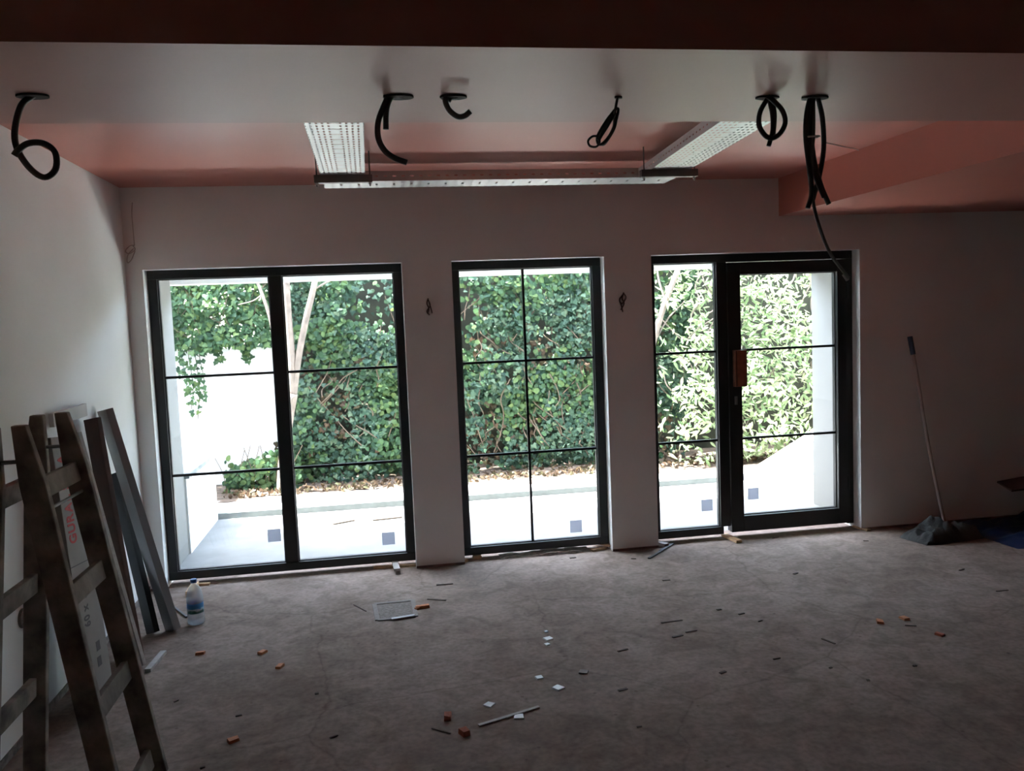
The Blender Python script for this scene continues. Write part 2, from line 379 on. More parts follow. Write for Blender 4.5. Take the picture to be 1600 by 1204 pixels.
struct('wall_shade', MB().box((-2.85, YO, -.3), (-2.5, 3.5, 2.75)), 'white_render', 'added unseen white wall shading the low wall and coping', 'wall')  # added out of view; its shadow covers the low wall and coping
lw = thing('low_wall', (-1.62, 1.0, -.05), 'low white rendered wall with grey stone coping on the patio', 'wall', kind='structure')
MB().box((-1.75, 1.0, -.05), (-1.52, 2.16, .545)).build('wall_body', 'white_render', lw)
MB().box((-1.86, 1.003, .545), (-1.495, 2.19, .585)).build('coping', 'coping_stone', lw, 'grey stone coping slab', bevel=.004)
# sloping white parapet on the sunny side
pr = MB(); a0, a1 = aty(1168, 752, 2.32), aty(1300, 668, 2.32)
dx = (a1.z - a0.z) / (a1.x - a0.x); x1 = 6.0; z1 = a0.z + dx * (x1 - a0.x)
prof = [(a0.x - .1, -.2), (x1, -.2), (x1, z1), (a0.x, a0.z), (a0.x - .1, a0.z - .06)]
pv = [(x, y, z) for y in (2.29, 2.56) for x, z in prof]
pr.add(pv, [(0, 1, 2, 3, 4), (9, 8, 7, 6, 5)] + [(i + 5, (i + 1) % 5 + 5, (i + 1) % 5, i) for i in range(5)])
struct('ramp_parapet', pr, 'white_render', 'sloping white parapet in the sun behind the right-hand patio', 'wall')

# ------------------------------------------------------------------ windows and door
FY0, FY1, GY = 0.0, 0.075, .035
def frame_bar(root, name, x0, z0, x1, z1, y0=FY0, y1=FY1, m='anthracite', bevel=.003):
    return MB().box((x0, y0, z0), (x1, y1, z1)).build(name, m, root, bevel=bevel)
def pane(root, x0, z0, x1, z1):
    g = MB().box((x0, GY - .003, z0), (x1, GY + .003, z1)).build('pane', 'glass', root)
    return g
def bar(root, x0, z0, x1, z1): return MB().box((x0, GY - .010, z0), (x1, GY + .010, z1)).build('glazing_bar', 'anthracite', root)
def lites(root, x0, x1, z0, z1, zb, xb=None):
    hs = .0085; out = []
    cols = [(x0, x1)] if xb is None else [(x0, xb - hs), (xb + hs, x1)]
    rows = []; zz = z0
    for q in zb: rows.append((zz, q - hs)); zz = q + hs
    rows.append((zz, z1))
    for q in zb: bar(root, x0, q - hs, x1, q + hs)
    if xb is not None:
        for r0, r1 in rows: bar(root, xb - hs, r0, xb + hs, r1)
    for c0, c1 in cols:
        for r0, r1 in rows: out.append(pane(root, c0, r0, c1, r1))
    for nm, aa, bb_ in (('gasket', (x0, z0), (x0 + .006, z1)), ('gasket', (x1 - .006, z0), (x1, z1)), ('gasket', (x0, z0), (x1, z0 + .006)), ('gasket', (x0, z1 - .006), (x1, z1))):
        MB().box((aa[0], GY - .014, aa[1]), (bb_[0], GY + .014, bb_[1])).build(nm, 'gasket', root)
    return out
def sticker(px, x, y, s=.088):
    c = aty(x, y, GY - .005)
    MB().box((c.x - s / 2, GY - .0045, c.z - s / 2), (c.x + s / 2, GY - .0032, c.z + s / 2)).build('sticker', 'sticker', px, 'grey square sticker on the glass')
ZB0, ZI0, ZI1, ZIT = .03, .03, .087, 2.047
BZ = (.737, 1.398)
# window 1
x0, x1 = WIN[0]; W1 = thing('window_1', ((x0 + x1) / 2, 0, 0), 'wide dark grey window with a thick central mullion beside the left wall', 'window', kind='structure')
frame_bar(W1, 'frame_head', x0, ZIT, x1, ZT); frame_bar(W1, 'frame_sill', x0, ZB0, x1, ZI1)
frame_bar(W1, 'frame_jamb', x0, ZI1, x0 + .058, ZIT); frame_bar(W1, 'frame_jamb', x1 - .058, ZI1, x1, ZIT)
mx0, mx1 = -.686, -.598
frame_bar(W1, 'mullion', mx0, ZI1, mx1, ZIT)
g = lites(W1, x0 + .058, mx0, ZI1, ZIT, BZ); sticker(g[0], 428.5, 836)
g = lites(W1, mx1, x1 - .058, ZI1, ZIT, BZ); sticker(g[0], 607, 841)
# window 2
x0, x1 = WIN[1]; W2 = thing('window_2', ((x0 + x1) / 2, 0, 0), 'narrow dark grey window of six lites between two wall piers', 'window', kind='structure')
frame_bar(W2, 'frame_head', x0, ZIT, x1, ZT); frame_bar(W2, 'frame_sill', x0, ZB0, x1, ZI1)
frame_bar(W2, 'frame_jamb', x0, ZI1, x0 + .056, ZIT); frame_bar(W2, 'frame_jamb', x1 - .062, ZI1, x1, ZIT)
g = lites(W2, x0 + .056, x1 - .062, ZI1, ZIT, BZ, 1.050); sticker(g[3], 900, 822)
# door
x0, x1 = WIN[2]; D1 = thing('door_1', ((x0 + x1) / 2, 0, 0), 'dark grey glazed patio door with a narrow fixed sidelight', 'door', kind='structure')
frame_bar(D1, 'frame_head', x0, ZIT, x1, ZT); frame_bar(D1, 'frame_sill', x0, ZB0, 2.50, ZI1)
frame_bar(D1, 'frame_jamb', x0, ZI1, x0 + .054, ZIT); frame_bar(D1, 'frame_jamb', x1 - .052, .03, x1, ZIT)
frame_bar(D1, 'mullion', 2.478, ZI1, 2.556, ZIT)
g = lites(D1, x0 + .054, 2.478, ZI1, ZIT, BZ); sticker(g[0], 1105, 789)
leaf = frame_bar(D1, 'door_leaf', 2.560, .04, 2.658, 2.042, -.012, .07)
MB().box((3.425, -.012, .04), (3.497, .07, 2.042)).build('stile', 'anthracite', leaf, bevel=.003)
MB().box((2.658, -.012, 1.952), (3.425, .07, 2.042)).build('rail', 'anthracite', leaf, bevel=.003)
MB().box((2.658, -.012, .04), (3.425, .07, .158)).build('rail', 'anthracite', leaf, bevel=.003)
g = lites(leaf, 2.658, 3.425, .158, 1.952, BZ); sticker(leaf, 1177, 771)
# the wooden block used as a door pull
a = aty(1146, 547, -.03); b_ = aty(1166, 603, -.03)
hb = MB().box((a.x, -.052, b_.z), (b_.x, -.012, a.z)).build('door_pull', 'red_wood', leaf, 'reddish wooden block fixed as door pull', bevel=.003)
MB().box((a.x + .008, -.0545, b_.z + .005), (a.x + .016, -.052, a.z - .004)).build('groove', 'brown_plank', D1)
MB().lathe((2.607, -.016, 1.03), [(.011, -.03), (.011, .03)], 12).build('lock_cylinder', 'strut_steel', leaf)
# hinges
for z in (.3, 1.75):
    MB().tube([(3.50, -.018, z), (3.50, -.018, z + .11)], .008, 10).build('hinge', 'anthracite', leaf)
# mortar under windows, left ragged
def ragged(name, xa, xb_, h, label, lx):
    m = MB(); k = 40; vs_ = []
    for i in range(k + 1):
        x = xa + (xb_ - xa) * i / k; hh = h * (.55 + .6 * noise.noise((x * 14, lx, 0))); yy = -.06 + .03 * noise.noise((x * 9, 3 + lx, 0))
        vs_ += [(x, yy, 0.0), (x, yy + .012, max(.003, hh)), (x, .07, max(.003, hh)), (x, .07, 0.)]
    m.add(vs_, [(i * 4 + j, i * 4 + (j + 1) % 4, i * 4 + 4 + (j + 1) % 4, i * 4 + 4 + j) for i in range(k) for j in range(4)] + [(0, 1, 2, 3), (4 * k + 3, 4 * k + 2, 4 * k + 1, 4 * k)])
    return tag(m.build(name, 'mortar'), label, 'mortar')
ragged('mortar_bed', .80, 1.45, .022, 'crumbling grey mortar under the narrow six-lite window', 1.3)

# ------------------------------------------------------------------ cable tray
ZTRAY = 2.50
tr = thing('cable_tray', (.8, -.85, ZTRAY), 'suspended U-shaped galvanised perforated cable tray under terracotta ceiling', 'cable tray')
def tray_run(p, q, wd):
    """bottom sheet and two lips, in a local frame so that the holes follow the run"""
    p, q = Vector(p), Vector(q); L = (q - p).length; ang = math.atan2(q.y - p.y, q.x - p.x) - math.pi / 2
    def put(mb, name, m, parent, local=(0, 0, 0)):
        o = mb.build(name, m); o.parent = parent; return o
    bo = MB().box((-wd / 2, 0, 0), (wd / 2, L, .0015)).build('tray_bottom', 'tray_bottom')
    bo.parent = tr; bo.location = p - tr.location; bo.rotation_euler = (0, 0, ang)
    for s in (-1, 1):
        lo = MB().box((-.0008, 0, -.027), (.0008, L, .027)).build('tray_lip', 'tray_side'); lo.parent = bo
        lo.location = (s * wd / 2, 0, .027)
        rl = MB().box((-.006, 0, 0), (.006, L, .002)).build('lip_edge', 'galvanised'); rl.parent = bo; rl.location = (s * (wd / 2 - .006), 0, .054)
tray_run((-.125, -.985, ZTRAY), (-.112, -2.98, ZTRAY), .232)
tray_run((-.245, -.865, ZTRAY + .002), (1.83, -.865, ZTRAY + .002), .235)
tray_run((1.705, -.985, ZTRAY), (1.575, -2.98, ZTRAY), .232)
def hanger(xa, xb_, y, rods):
    m = MB().sweep((xa, y, ZTRAY - .021), (xb_, y, ZTRAY - .021), (0, 1, 0), [(-.02, -.02), (.02, -.02), (.02, .02), (.006, .02), (.006, -.012), (-.006, -.012), (-.006, .02), (-.02, .02)])
    m.build('hanger_strut', 'strut_steel', tr)
    for x in rods:
        MB().tube([(x, y, ZTRAY - .06), (x, y, ZC)], .004, 8, smooth=False).build('threaded_rod', 'strut_steel', tr)
        MB().lathe((x, y, ZTRAY - .05), [(.009, 0), (.009, .009)], 6).build('nut', 'galvanised', tr)
hanger(-.275, .03, -1.20, (-.262, .018)); hanger(1.515, 1.845, -1.25, (1.535, 1.83)); hanger(-.30, .07, -2.72, (-.285, .055)); hanger(1.42, 1.78, -2.72, (1.44, 1.765))

# ------------------------------------------------------------------ cables hanging from the lowered band
YC = -3.34
def cab(pts, dy=0.): return [aty(x, y, YC + dy * (.3 + .7 * i / max(1, len(pts) - 1))) for i, (x, y) in enumerate(pts)]
def bundle(label, disc, cables, r=.0085, mats=None, extra=None):
    c = aty(*disc[:2], YC); root = thing('cable_drop', (c.x, YC, ZS), label, 'cable')
    if disc[2]:
        rr = disc[2]; m = MB(); k = 18; vs_ = []
        for zz in (0, -.006):
            for i in range(k):
                a = 2 * math.pi * i / k; q = rr * (1 + .14 * noise.noise((math.cos(a) * 2 + disc[0], math.sin(a) * 2, 0)))
                vs_.append((c.x + q * math.cos(a), YC + .62 * q * math.sin(a), ZS + zz))
        m.add(vs_, [tuple(range(k)), tuple(range(k, 2 * k))[::-1]] + [(i, (i + 1) % k, k + (i + 1) % k, k + i) for i in range(k)])
        m.build('hole_disc', 'hole_shade', root, 'flat ragged disc coloured as the shade inside a ceiling hole')  # solid disc, no opening: the hole's inner shade is its dark colour
    for j, pts in enumerate(cables):
        P = cab(pts, dy=(.02 * (j % 3 - 1)))
        if pts[0][1] < disc[1] + 16: P = [Vector((P[0].x, YC, ZS + .0))] + P[1:]
        MB().tube(P, r if not isinstance(r, list) else r[j], 8).build('conduit', (mats or ['conduit'] * 9)[j], root, smooth=True)
    return root
bundle('single black conduit curling in an open loop close to the left wall', (50, 141, .042),
       [[(50, 141), (33, 165), (23, 205), (28, 235), (48, 264), (70, 277), (87, 264), (86, 238), (68, 224), (44, 224), (28, 235), (22, 243)]])
b2 = bundle('long black conduit and short stub hanging between tray and band', (622, 142, .044),
       [[(607, 143), (600, 165), (591, 190), (591, 215), (601, 235), (617, 247), (636, 254)], [(630, 142), (613, 150), (605, 165), (603, 182), (603, 202)]])
bundle('short black conduit stub bent like a hook', (708, 142, .040),
       [[(699, 143), (696, 158), (702, 172), (715, 182), (726, 181), (735, 174)], [(714, 143), (704, 152), (700, 158)]])
bundle('thin dark cable coiled in narrow loops on a single strand', (966, 145, .012),
       [[(966, 146), (963, 162), (960, 178)],
        [(960, 172), (945, 192), (933, 215), (938, 226), (952, 212), (962, 190), (966, 170), (958, 176), (942, 205), (934, 224), (946, 222), (960, 200), (964, 178)],
        [(962, 176), (950, 196), (936, 220), (944, 225), (957, 205), (961, 182)],
        [(935, 213), (926, 213), (919, 220), (922, 228), (932, 229), (937, 221), (932, 214)]], r=[.0042, .0042, .0042, .0035])
bundle('black conduit tied back in a teardrop loop with centre strand', (1199, 144, .036),
       [[(1200, 145), (1199, 154), (1188, 174), (1186, 195), (1195, 211), (1207, 216), (1220, 207), (1227, 190), (1222, 172), (1208, 157), (1199, 150)],
        [(1201, 150), (1207, 180), (1207, 205), (1201, 228)], [(1204, 150), (1210, 180), (1208, 214)]], r=.0078)
b6 = bundle('thick bunch of black conduits with one long grey tail reaching the door', (1273, 147, .044),
       [[(1267, 149), (1260, 180), (1259, 215), (1264, 260), (1268, 300), (1262, 325)],
        [(1271, 149), (1267, 200), (1272, 250), (1282, 288), (1295, 319)],
        [(1276, 149), (1285, 185), (1287, 230), (1281, 270), (1270, 312)],
        [(1273, 149), (1271, 210), (1268, 260), (1270, 310), (1279, 350), (1297, 395), (1326, 434)],
        [(1270, 149), (1265, 190), (1266, 240), (1274, 275), (1288, 308)]], r=[.008, .008, .008, .0055, .008], mats=['conduit', 'conduit', 'conduit', 'conduit_grey', 'conduit'])
c = aty(1268, 215, YC)
MB().tube([(c.x - .03, YC - .01, c.z), (c.x, YC - .035, c.z - .002), (c.x + .018, YC - .01, c.z), (c.x, YC + .03, c.z), (c.x - .03, YC - .01, c.z)], .003, 6).build('cable_tie', 'wire_white', b6)
e0, e1 = aty(1322, 428, YC), aty(1328, 437, YC)
MB().tube([e0 + Vector((0, .013, 0)), e1 + Vector((0, .013, 0))], .0068, 8, smooth=False).build('tape_end', 'wire_white', b6, 'pale taped cable end')
# small ceiling wire by the lowered section
a = aty(1330, 215, -2.2)
pw = [atz(1290, 223, ZC - .004), atz(1322, 230, ZC - .01), atz(1334, 232, ZC - .012), atz(1342, 235, ZC - .004)]
tag(MB().tube(pw, .003, 6).build('wire_stub', 'wire_white', origin=pw[0]), 'thin pale wire end poking out of the terracotta ceiling', 'wire')

# ------------------------------------------------------------------ wires on the walls
def wall_wire(label, strands, m='wire_dark', r=.0035):
    P = [[aty(x, y, YB - .008 - .012 * (i % 2)) for i, (x, y) in enumerate(s)] for s in strands]
    root = thing('wall_wire', P[0][0], label, 'wire')
    for s in P:
        s[0].y = YB
        MB().tube(s, r, 6).build('strand', m, root)
    return root
wall_wire('thin wire hanging to a small coil in the corner by the left wall',
          [[(206, 316), (206, 335), (208, 360), (210, 383)], [(210, 383), (203, 384), (196, 392), (202, 396), (211, 390), (208, 384)], [(208, 388), (200, 398), (199, 410), (205, 406), (211, 392)]], 'wire_white', .003)
wall_wire('short twisted wire stub on the pier beside the wide window', [[(669, 466), (667, 474), (670, 482), (668, 490)], [(669, 468), (672, 477), (667, 486), (671, 492)], [(670, 470), (674, 484), (675, 489)]], 'wire_dark', .004)
wall_wire('short twisted wire stub on the pier beside the glazed door', [[(975, 457), (972, 466), (975, 474), (970, 484)], [(974, 460), (968, 468), (971, 478), (973, 487)], [(975, 458), (978, 465), (972, 474), (969, 472)]], 'wire_dark', .005)
c = atx(38, 965, XL + .01)
sk = thing('wall_socket_box', c, 'open round wall box with loose wires behind the ladder', 'socket')
m = MB(); k = 16; vs_ = []
for xx, rr in ((XL, .042), (XL + .012, .042), (XL + .012, .034), (XL + .001, .034)):
    vs_ += [(xx, c.y + rr * math.cos(2 * math.pi * i / k), c.z + rr * math.sin(2 * math.pi * i / k)) for i in range(k)]
m.add(vs_, [(j * k + i, j * k + (i + 1) % k, (j + 1) * k + (i + 1) % k, (j + 1) * k + i) for j in range(3) for i in range(k)] + [tuple(range(3 * k, 4 * k))])
m.build('box_ring', 'socket_grey', sk)
for dy, dz, ex in ((.01, .02, .07), (-.015, .0, .09), (.0, -.02, .10), (.02, -.01, .06)):
    MB().tube([(XL + .002, c.y + dy, c.z + dz), (XL + ex * .5, c.y + dy * 2, c.z + dz * 1.5), (XL + ex, c.y + dy * 3 - .02, c.z + dz * 2 - .03)], .0035, 6).build('wire', 'wire_white', sk)

# ------------------------------------------------------------------ wooden A-frame ladder
yA, yBq = -2.90, -2.55
ld = thing('step_ladder', (-1.13, (yA + yBq) / 2, 0), 'old paint-spattered wooden A-frame ladder standing open beside left wall', 'ladder')
def rail(y, xt, zt, xf, flare, lean):
    th = .032; wt, wm = .045, .082; yb = y + flare
    prof_t = [(xt - wt / 2, zt), (xt + wt / 2, zt)]
    k = .86                                     # taper starts at 86 % of the height
    xm, zm = xf + (xt - xf) * k, zt * k
    loop = [(xf - wm / 2, 0.), (xf + wm / 2, 0.), (xm + wm / 2, zm), (xt + wt / 2, zt), (xt - wt / 2, zt), (xm - wm / 2, zm)]
    vs_ = []
    for s in (-1, 1):
        for x, z in loop: vs_.append((x, yb + (y - yb) * (z / zt) + s * th / 2, z))
    n_ = len(loop)
    return MB().add(vs_, [tuple(range(n_)), tuple(range(n_, 2 * n_))[::-1]] + [(i + n_, (i + 1) % n_ + n_, (i + 1) % n_, i) for i in range(n_)]).build('rail', 'old_wood', ld, bevel=.004)
rail(yBq, -1.150, 1.425, -.925, .03, 1); rail(yA, -1.160, 1.42, -.945, -.03, 1)
rail(yBq + .002, -1.235, 1.42, -1.365, .03, -1); rail(yA + .002, -1.245, 1.415, -1.375, -.03, -1)
for z in (1.205, .83, .435, .08):
    xx = -.925 + (-1.150 + .925) * z / 1.42
    MB().obox((xx, yA + .012, z), (xx, yBq - .012, z), (-.16, 0, 1), .072, .026).build('rung', 'rung_wood', ld, bevel=.003)
    x2 = -1.365 + (-1.235 + 1.365) * z / 1.42; z2 = z - .03
    MB().obox((x2, yA + .012, z2), (x2, yBq - .012, z2), (.09, 0, 1), .072, .026).build('rung', 'old_wood', ld, bevel=.003)
MB().tube([(-1.105, yA - .02, 1.13), (-1.10, yBq + .02, 1.13)], .006, 8, smooth=False).build('tie_rod', 'strut_steel', ld)
for y in (yA, yBq):
    MB().tube([(-1.225, y, 1.30), (-1.165, y, 1.30)], .007, 10, smooth=False).build('hinge_bolt', 'strut_steel', ld)

# ------------------------------------------------------------------ things leaning on the left wall
def leaning(name, foot, top, side, prof, m, label, cat, bevel=0.):
    o = MB().sweep(foot, top, side, prof).build(name, m, origin=(foot[0], foot[1], 0), bevel=bevel); return tag(o, label, cat)
def ribbed(wd, th):
    return [(-wd / 2, -th / 2), (wd / 2, -th / 2), (wd / 2, th / 2), (wd * .36, th / 2), (wd * .36, th * .2), (wd * .22, th * .2), (wd * .22, th / 2), (-wd * .05, th / 2), (-wd * .05, th * .15), (-wd * .18, th * .15), (-wd * .18, th / 2), (-wd / 2, th / 2)]
pf = Vector((-1.225, -.915, .012)); pt = Vector((-1.505, -.885, 1.285))
leaning('metal_profile', pf, pt, (.75, -.65, 0), ribbed(.085, .045), 'alu_profile', 'long grey aluminium profile with ribs leaning in the corner', 'profile')
leaning('metal_profile', (-1.325, -.945, .012), (-1.515, -.765, .905), (.8, -.6, 0), ribbed(.07, .036), 'dark_profile', 'shorter dark metal profile leaning behind the grey aluminium one', 'profile')
leaning('timber_plank', (-1.330, -1.285, .01), (-1.490, -1.155, 1.265), (.8, -.6, 0), [(-.055, -.014), (.055, -.014), (.055, .014), (-.055, .014)], 'brown_plank', 'dark brown plank leaning beside the tile carton', 'plank', .003)
tag(MB().obox((-1.530, -1.60, 1.308), (-1.530, -1.13, 1.312), (0, 0, 1), .066, .022).build('white_batten', 'white_board', origin=(-1.53, -1.3, 1.275), bevel=.002), 'short white batten lying across the tops of carton and brown plank', 'batten')
q0, q1 = atz(221, 1042, .0), atx(119, 676, -1.515)
leaning('pale_batten', q0 + Vector((0, 0, .01)), q1, (.9, -.4, 0), [(-.024, -.012), (.024, -.012), (.024, .012), (-.024, .012)], 'strip_pale', 'narrow pale grey batten leaning between carton and brown plank', 'batten', .002)
a = atz(205, 1050, .0); b_ = atz(228, 1003, .0)
tag(MB().obox((-1.215, -1.50, .010), (-1.195, -1.26, .010), (1, 0, 0), .03, .018).build('wood_batten', 'strip_pale', origin=(-1.3, -1.31, 0)), 'pale batten offcut lying at the foot of the brown plank', 'offcut')
# tile carton with its print
cx = thing('tile_carton', (-1.37, -1.80, 0), 'tall grey-brown tile carton with red print leaning behind the ladder', 'carton')
foot, top = Vector((-1.370, -1.80, .034)), Vector((-1.490, -1.68, 1.235))
dcl = (top - foot).normalized(); sdc = Vector((0, 1, 0)); sdc = (sdc - dcl * sdc.dot(dcl)).normalized(); nc = sdc.cross(dcl)    # nc points to +x
if nc.x < 0: nc = -nc
MB().sweep(foot, top, sdc, [(-.15, -.035), (.15, -.035), (.15, .035), (-.15, .035)]).build('carton_body', 'carton', cx, bevel=.003)
def print_text(txt, along, across, size, m, label):
    adv = 0.
    for ch in txt:
        if ch == ' ': adv += size * .3; continue
        cu = bpy.data.curves.new('letter', 'FONT'); cu.body = ch; cu.size = size; cu.extrude = .0004; cu.offset = size * .03
        t = bpy.data.objects.new('tmp', cu); COL.objects.link(t)
        dg = bpy.context.evaluated_depsgraph_get(); me = bpy.data.meshes.new_from_object(t.evaluated_get(dg)); bpy.data.objects.remove(t)
        wdt = max(v.co.x for v in me.vertices)
        ex, ez = dcl, nc; ey = ez.cross(ex)         # letters run up the carton
        o0 = foot + dcl * (along + adv) + sdc * across + nc * .036
        Mx = Matrix((ex, ey, ez)).transposed().to_4x4(); Mx.translation = o0 - cx.location
        me.transform(Matrix.Diagonal((1, 1.9, 1, 1))); me.transform(Mx); me.materials.clear(); me.materials.append(MATS[m])
        o = bpy.data.objects.new('letter', me); COL.objects.link(o); o.parent = cx; o['label'] = label
        adv += wdt + size * .09
print_text('GURAL SERA', .72, -.03, .062, 'carton_print', 'red lettering running up the carton')
print_text('60 x 1', .33, -.02, .05, 'carton_ink', 'dark size print on the carton')
# small symbols under the size print
for k_, (al, ac) in enumerate(((.22, .03), (.15, .02))):
    o0 = foot + dcl * al + sdc * ac + nc * .0362
    MB().obox(o0 - dcl * .022, o0 + dcl * .022, sdc, .05, .0008).build('care_symbol', 'carton_ink', cx)
# carton tape line
o0 = foot + dcl * .62 + nc * .0358
MB().obox(o0 - sdc * .15, o0 + sdc * .15, dcl, .004, .0008).build('carton_seam', 'carton_ink', cx)

# ------------------------------------------------------------------ water bottle
c = atz(307, 973, 0); bt = thing('water_bottle', (c.x, c.y, 0), 'clear plastic water bottle with blue cap and label on the floor', 'bottle')
hb = .262
prof = [(.020, .0), (.044, .002), (.047, .010), (.047, .03), (.0445, .036), (.047, .042), (.047, .062), (.0455, .066), (.0455, .128), (.047, .132), (.046, .158), (.040, .190), (.030, .214), (.0175, .232), (.0150, .240), (.0150, .248)]
MB().lathe(c, prof, 32).build('bottle_body', 'bottle_plastic', bt, smooth=True)
MB().lathe(c, [(.0462, .068), (.0462, .126)], 32, cap=False).build('label_band', 'bottle_label', bt, 'blue and green printed label', smooth=True)
MB().lathe(c, [(.0175, .243), (.0180, .262), (.016, .264)], 24).build('cap', 'cap_blue', bt, 'blue screw cap')

# ------------------------------------------------------------------ mop with dark rag head, tarp heap
mp = thing('mop', (4.02, -.40, 0), 'mop with pale handle leaning on wall and bundled dark rag head', 'mop')
tp = aty(1422, 528, YB - .025); lo = aty(1479, 829, -.36)
h = [lo, lo.lerp(tp, .18) + Vector((-.012, 0, 0)), lo.lerp(tp, .5) + Vector((-.014, 0, 0)), lo.lerp(tp, .8), tp]
MB().tube(h, .0115, 10).build('handle', 'pole_paint', mp, smooth=True)
gd = (tp - lo).normalized()
MB().tube([tp - gd * .125, tp + gd * .012], .0185, 12, smooth=False).build('grip', 'grip_blue', mp, 'dark blue plastic grip', smooth=True)
def heap(outline, hfun, name, m, n_=34, **kw):
    """cloth-like mound over a polygon-ish outline given as (x, y) centre, half sizes"""
    x0_, x1_, y0_, y1_ = outline; mb = MB(); vs_ = []
    for j in range(n_ + 1):
        for i in range(n_ + 1):
            u, v = i / n_ * 2 - 1, j / n_ * 2 - 1
            x = (x0_ + x1_) / 2 + u * (x1_ - x0_) / 2; y = (y0_ + y1_) / 2 + v * (y1_ - y0_) / 2
            e = 1 - max(abs(u), abs(v)) ** 6
            wob = .035 * noise.noise((x * 5, y * 5, 9)); 
            z = max(.002, e * hfun(x, y))
            if max(abs(u), abs(v)) > .99: z = .001
            vs_.append((x + wob * (1 if abs(u) > .6 else .3), y + wob * .8, z))
    fs = [(j * (n_ + 1) + i, j * (n_ + 1) + i + 1, (j + 1) * (n_ + 1) + i + 1, (j + 1) * (n_ + 1) + i) for j in range(n_) for i in range(n_)]
    mb.add(vs_, fs); return mb
def rag_h(x, y):
    r = abs(noise.noise((x * 9 + y * 4, y * 6, 2))) ** .8
    return .055 + .055 * noise.noise((x * 5, y * 5, 0)) + .05 * r + .03 * noise.noise((x * 25, y * 22, 4))
def shear(mb, ang, c_):
    ca, sa = math.cos(ang), math.sin(ang)
    mb.v = [(c_[0] + (x - c_[0]) * ca - (y - c_[1]) * sa, c_[1] + (x - c_[0]) * sa + (y - c_[1]) * ca, z) for x, y, z in mb.v]; return mb
shear(heap((3.70, 4.20, -.60, -.34), lambda x, y: rag_h(x, y) + .02, 'r', 'rag', 44), .12, (3.95, -.47)).build('mop_head', 'rag', mp, 'bundled dark grey rag', smooth=True)
def tarp_h(x, y): return .03 + .05 * abs(noise.noise((x * 4, y * 4, 6))) + .22 * max(0, min(1, (x - 4.75) / .35)) + .03 * noise.noise((x * 13, y * 13, 3))
tpm = heap((4.24, 5.5, -.86, -.14), tarp_h, 't', 'tarp', 46)
tag(tpm.build('blue_tarp', 'tarp', smooth=True), 'crumpled dark blue tarpaulin heaped on the floor by the wall', 'tarpaulin')
a = aty(1573, 750, -.5)
bd = MB().add([(a.x, -.55, .318), (a.x + .5, -.62, .36), (a.x + .55, -.25, .36), (a.x + .1, -.28, .325), (a.x, -.55, .330), (a.x + .5, -.62, .372), (a.x + .55, -.25, .372), (a.x + .1, -.28, .337)],
              [(3, 2, 1, 0), (4, 5, 6, 7), (0, 1, 5, 4), (1, 2, 6, 5), (2, 3, 7, 6), (3, 0, 4, 7)])
tag(bd.build('board_offcut', 'dark_board'), 'dark flat board offcut lying on top of the blue tarpaulin', 'board')

# ------------------------------------------------------------------ floor hatch and bits on the floor
hc = [atz(585, 944, 0), atz(645, 938, 0), atz(650, 963, 0), atz(590, 969, 0)]
cxy = sum(hc, Vector()) / 4
fh = thing('floor_hatch', (cxy.x, cxy.y, 0), 'small square hatch filled with sandy mortar in the floor', 'hatch')
def quad_slab(q, z0, z1): return MB().add([(p.x, p.y, z0) for p in q] + [(p.x, p.y, z1) for p in q], [(0, 1, 2, 3), (7, 6, 5, 4)] + [(i + 4, (i + 1) % 4 + 4, (i + 1) % 4, i) for i in range(4)])
quad_slab([cxy + (p - cxy) * .86 for p in hc], .0005, .003).build('hatch_fill', 'sand_fill', fh)
for i in range(4):
    p, q = hc[i], hc[(i + 1) % 4]
    MB().obox(p + Vector((0, 0, .003)), q + Vector((0, 0, .003)), (q - p).cross(Vector((0, 0, 1))), .026, .005).build('rim', 'rim_grey', fh)
def bit(name, x, y, sx, sy_, sz, ang, m, label, cat, group=None, z0=0.):
    c_ = atz(x, y, 0); mb = MB(); ca, sa = math.cos(ang), math.sin(ang); rng = random.Random(int(x * 7 + y))
    base = [(-.5, -.5), (.5, -.5), (.5, .5), (-.5, .5)]; lo_, hi_ = [], []
    for u, v in base:
        u2, v2 = u * (1 + .25 * (rng.random() - .5)), v * (1 + .3 * (rng.random() - .5))
        X, Y = u2 * sx, v2 * sy_
        lo_.append((c_.x + X * ca - Y * sa, c_.y + X * sa + Y * ca, z0)); X *= .92; Y *= .9
        hi_.append((c_.x + X * ca - Y * sa, c_.y + X * sa + Y * ca, z0 + sz * (.8 + .4 * rng.random())))
    mb.add(lo_ + hi_, [(3, 2, 1, 0), (4, 5, 6, 7), (0, 1, 5, 4), (1, 2, 6, 5), (2, 3, 7, 6), (3, 0, 4, 7)])
    return tag(mb.build(name, m, origin=(c_.x, c_.y, 0)), label, cat, group)
def line_bit(name, p, q, wd, th, m, label, cat, group=None, z=None):
    a_, b2_ = atz(*p, 0), atz(*q, 0); z = th / 2 + .0006 if z is None else z
    a_.z = b2_.z = z
    return tag(MB().obox(a_, b2_, (b2_ - a_).cross(Vector((0, 0, 1))), wd, th).build(name, m, origin=((a_.x + b2_.x) / 2, (a_.y + b2_.y) / 2, 0)), label, cat, group)
line_bit('white_strip', (612, 969), (648, 963), .022, .006, 'mosaic', 'white plastic strip lying on the edge of floor hatch', 'offcut', z=.0095)
LC = 'small flat orange clay chip '
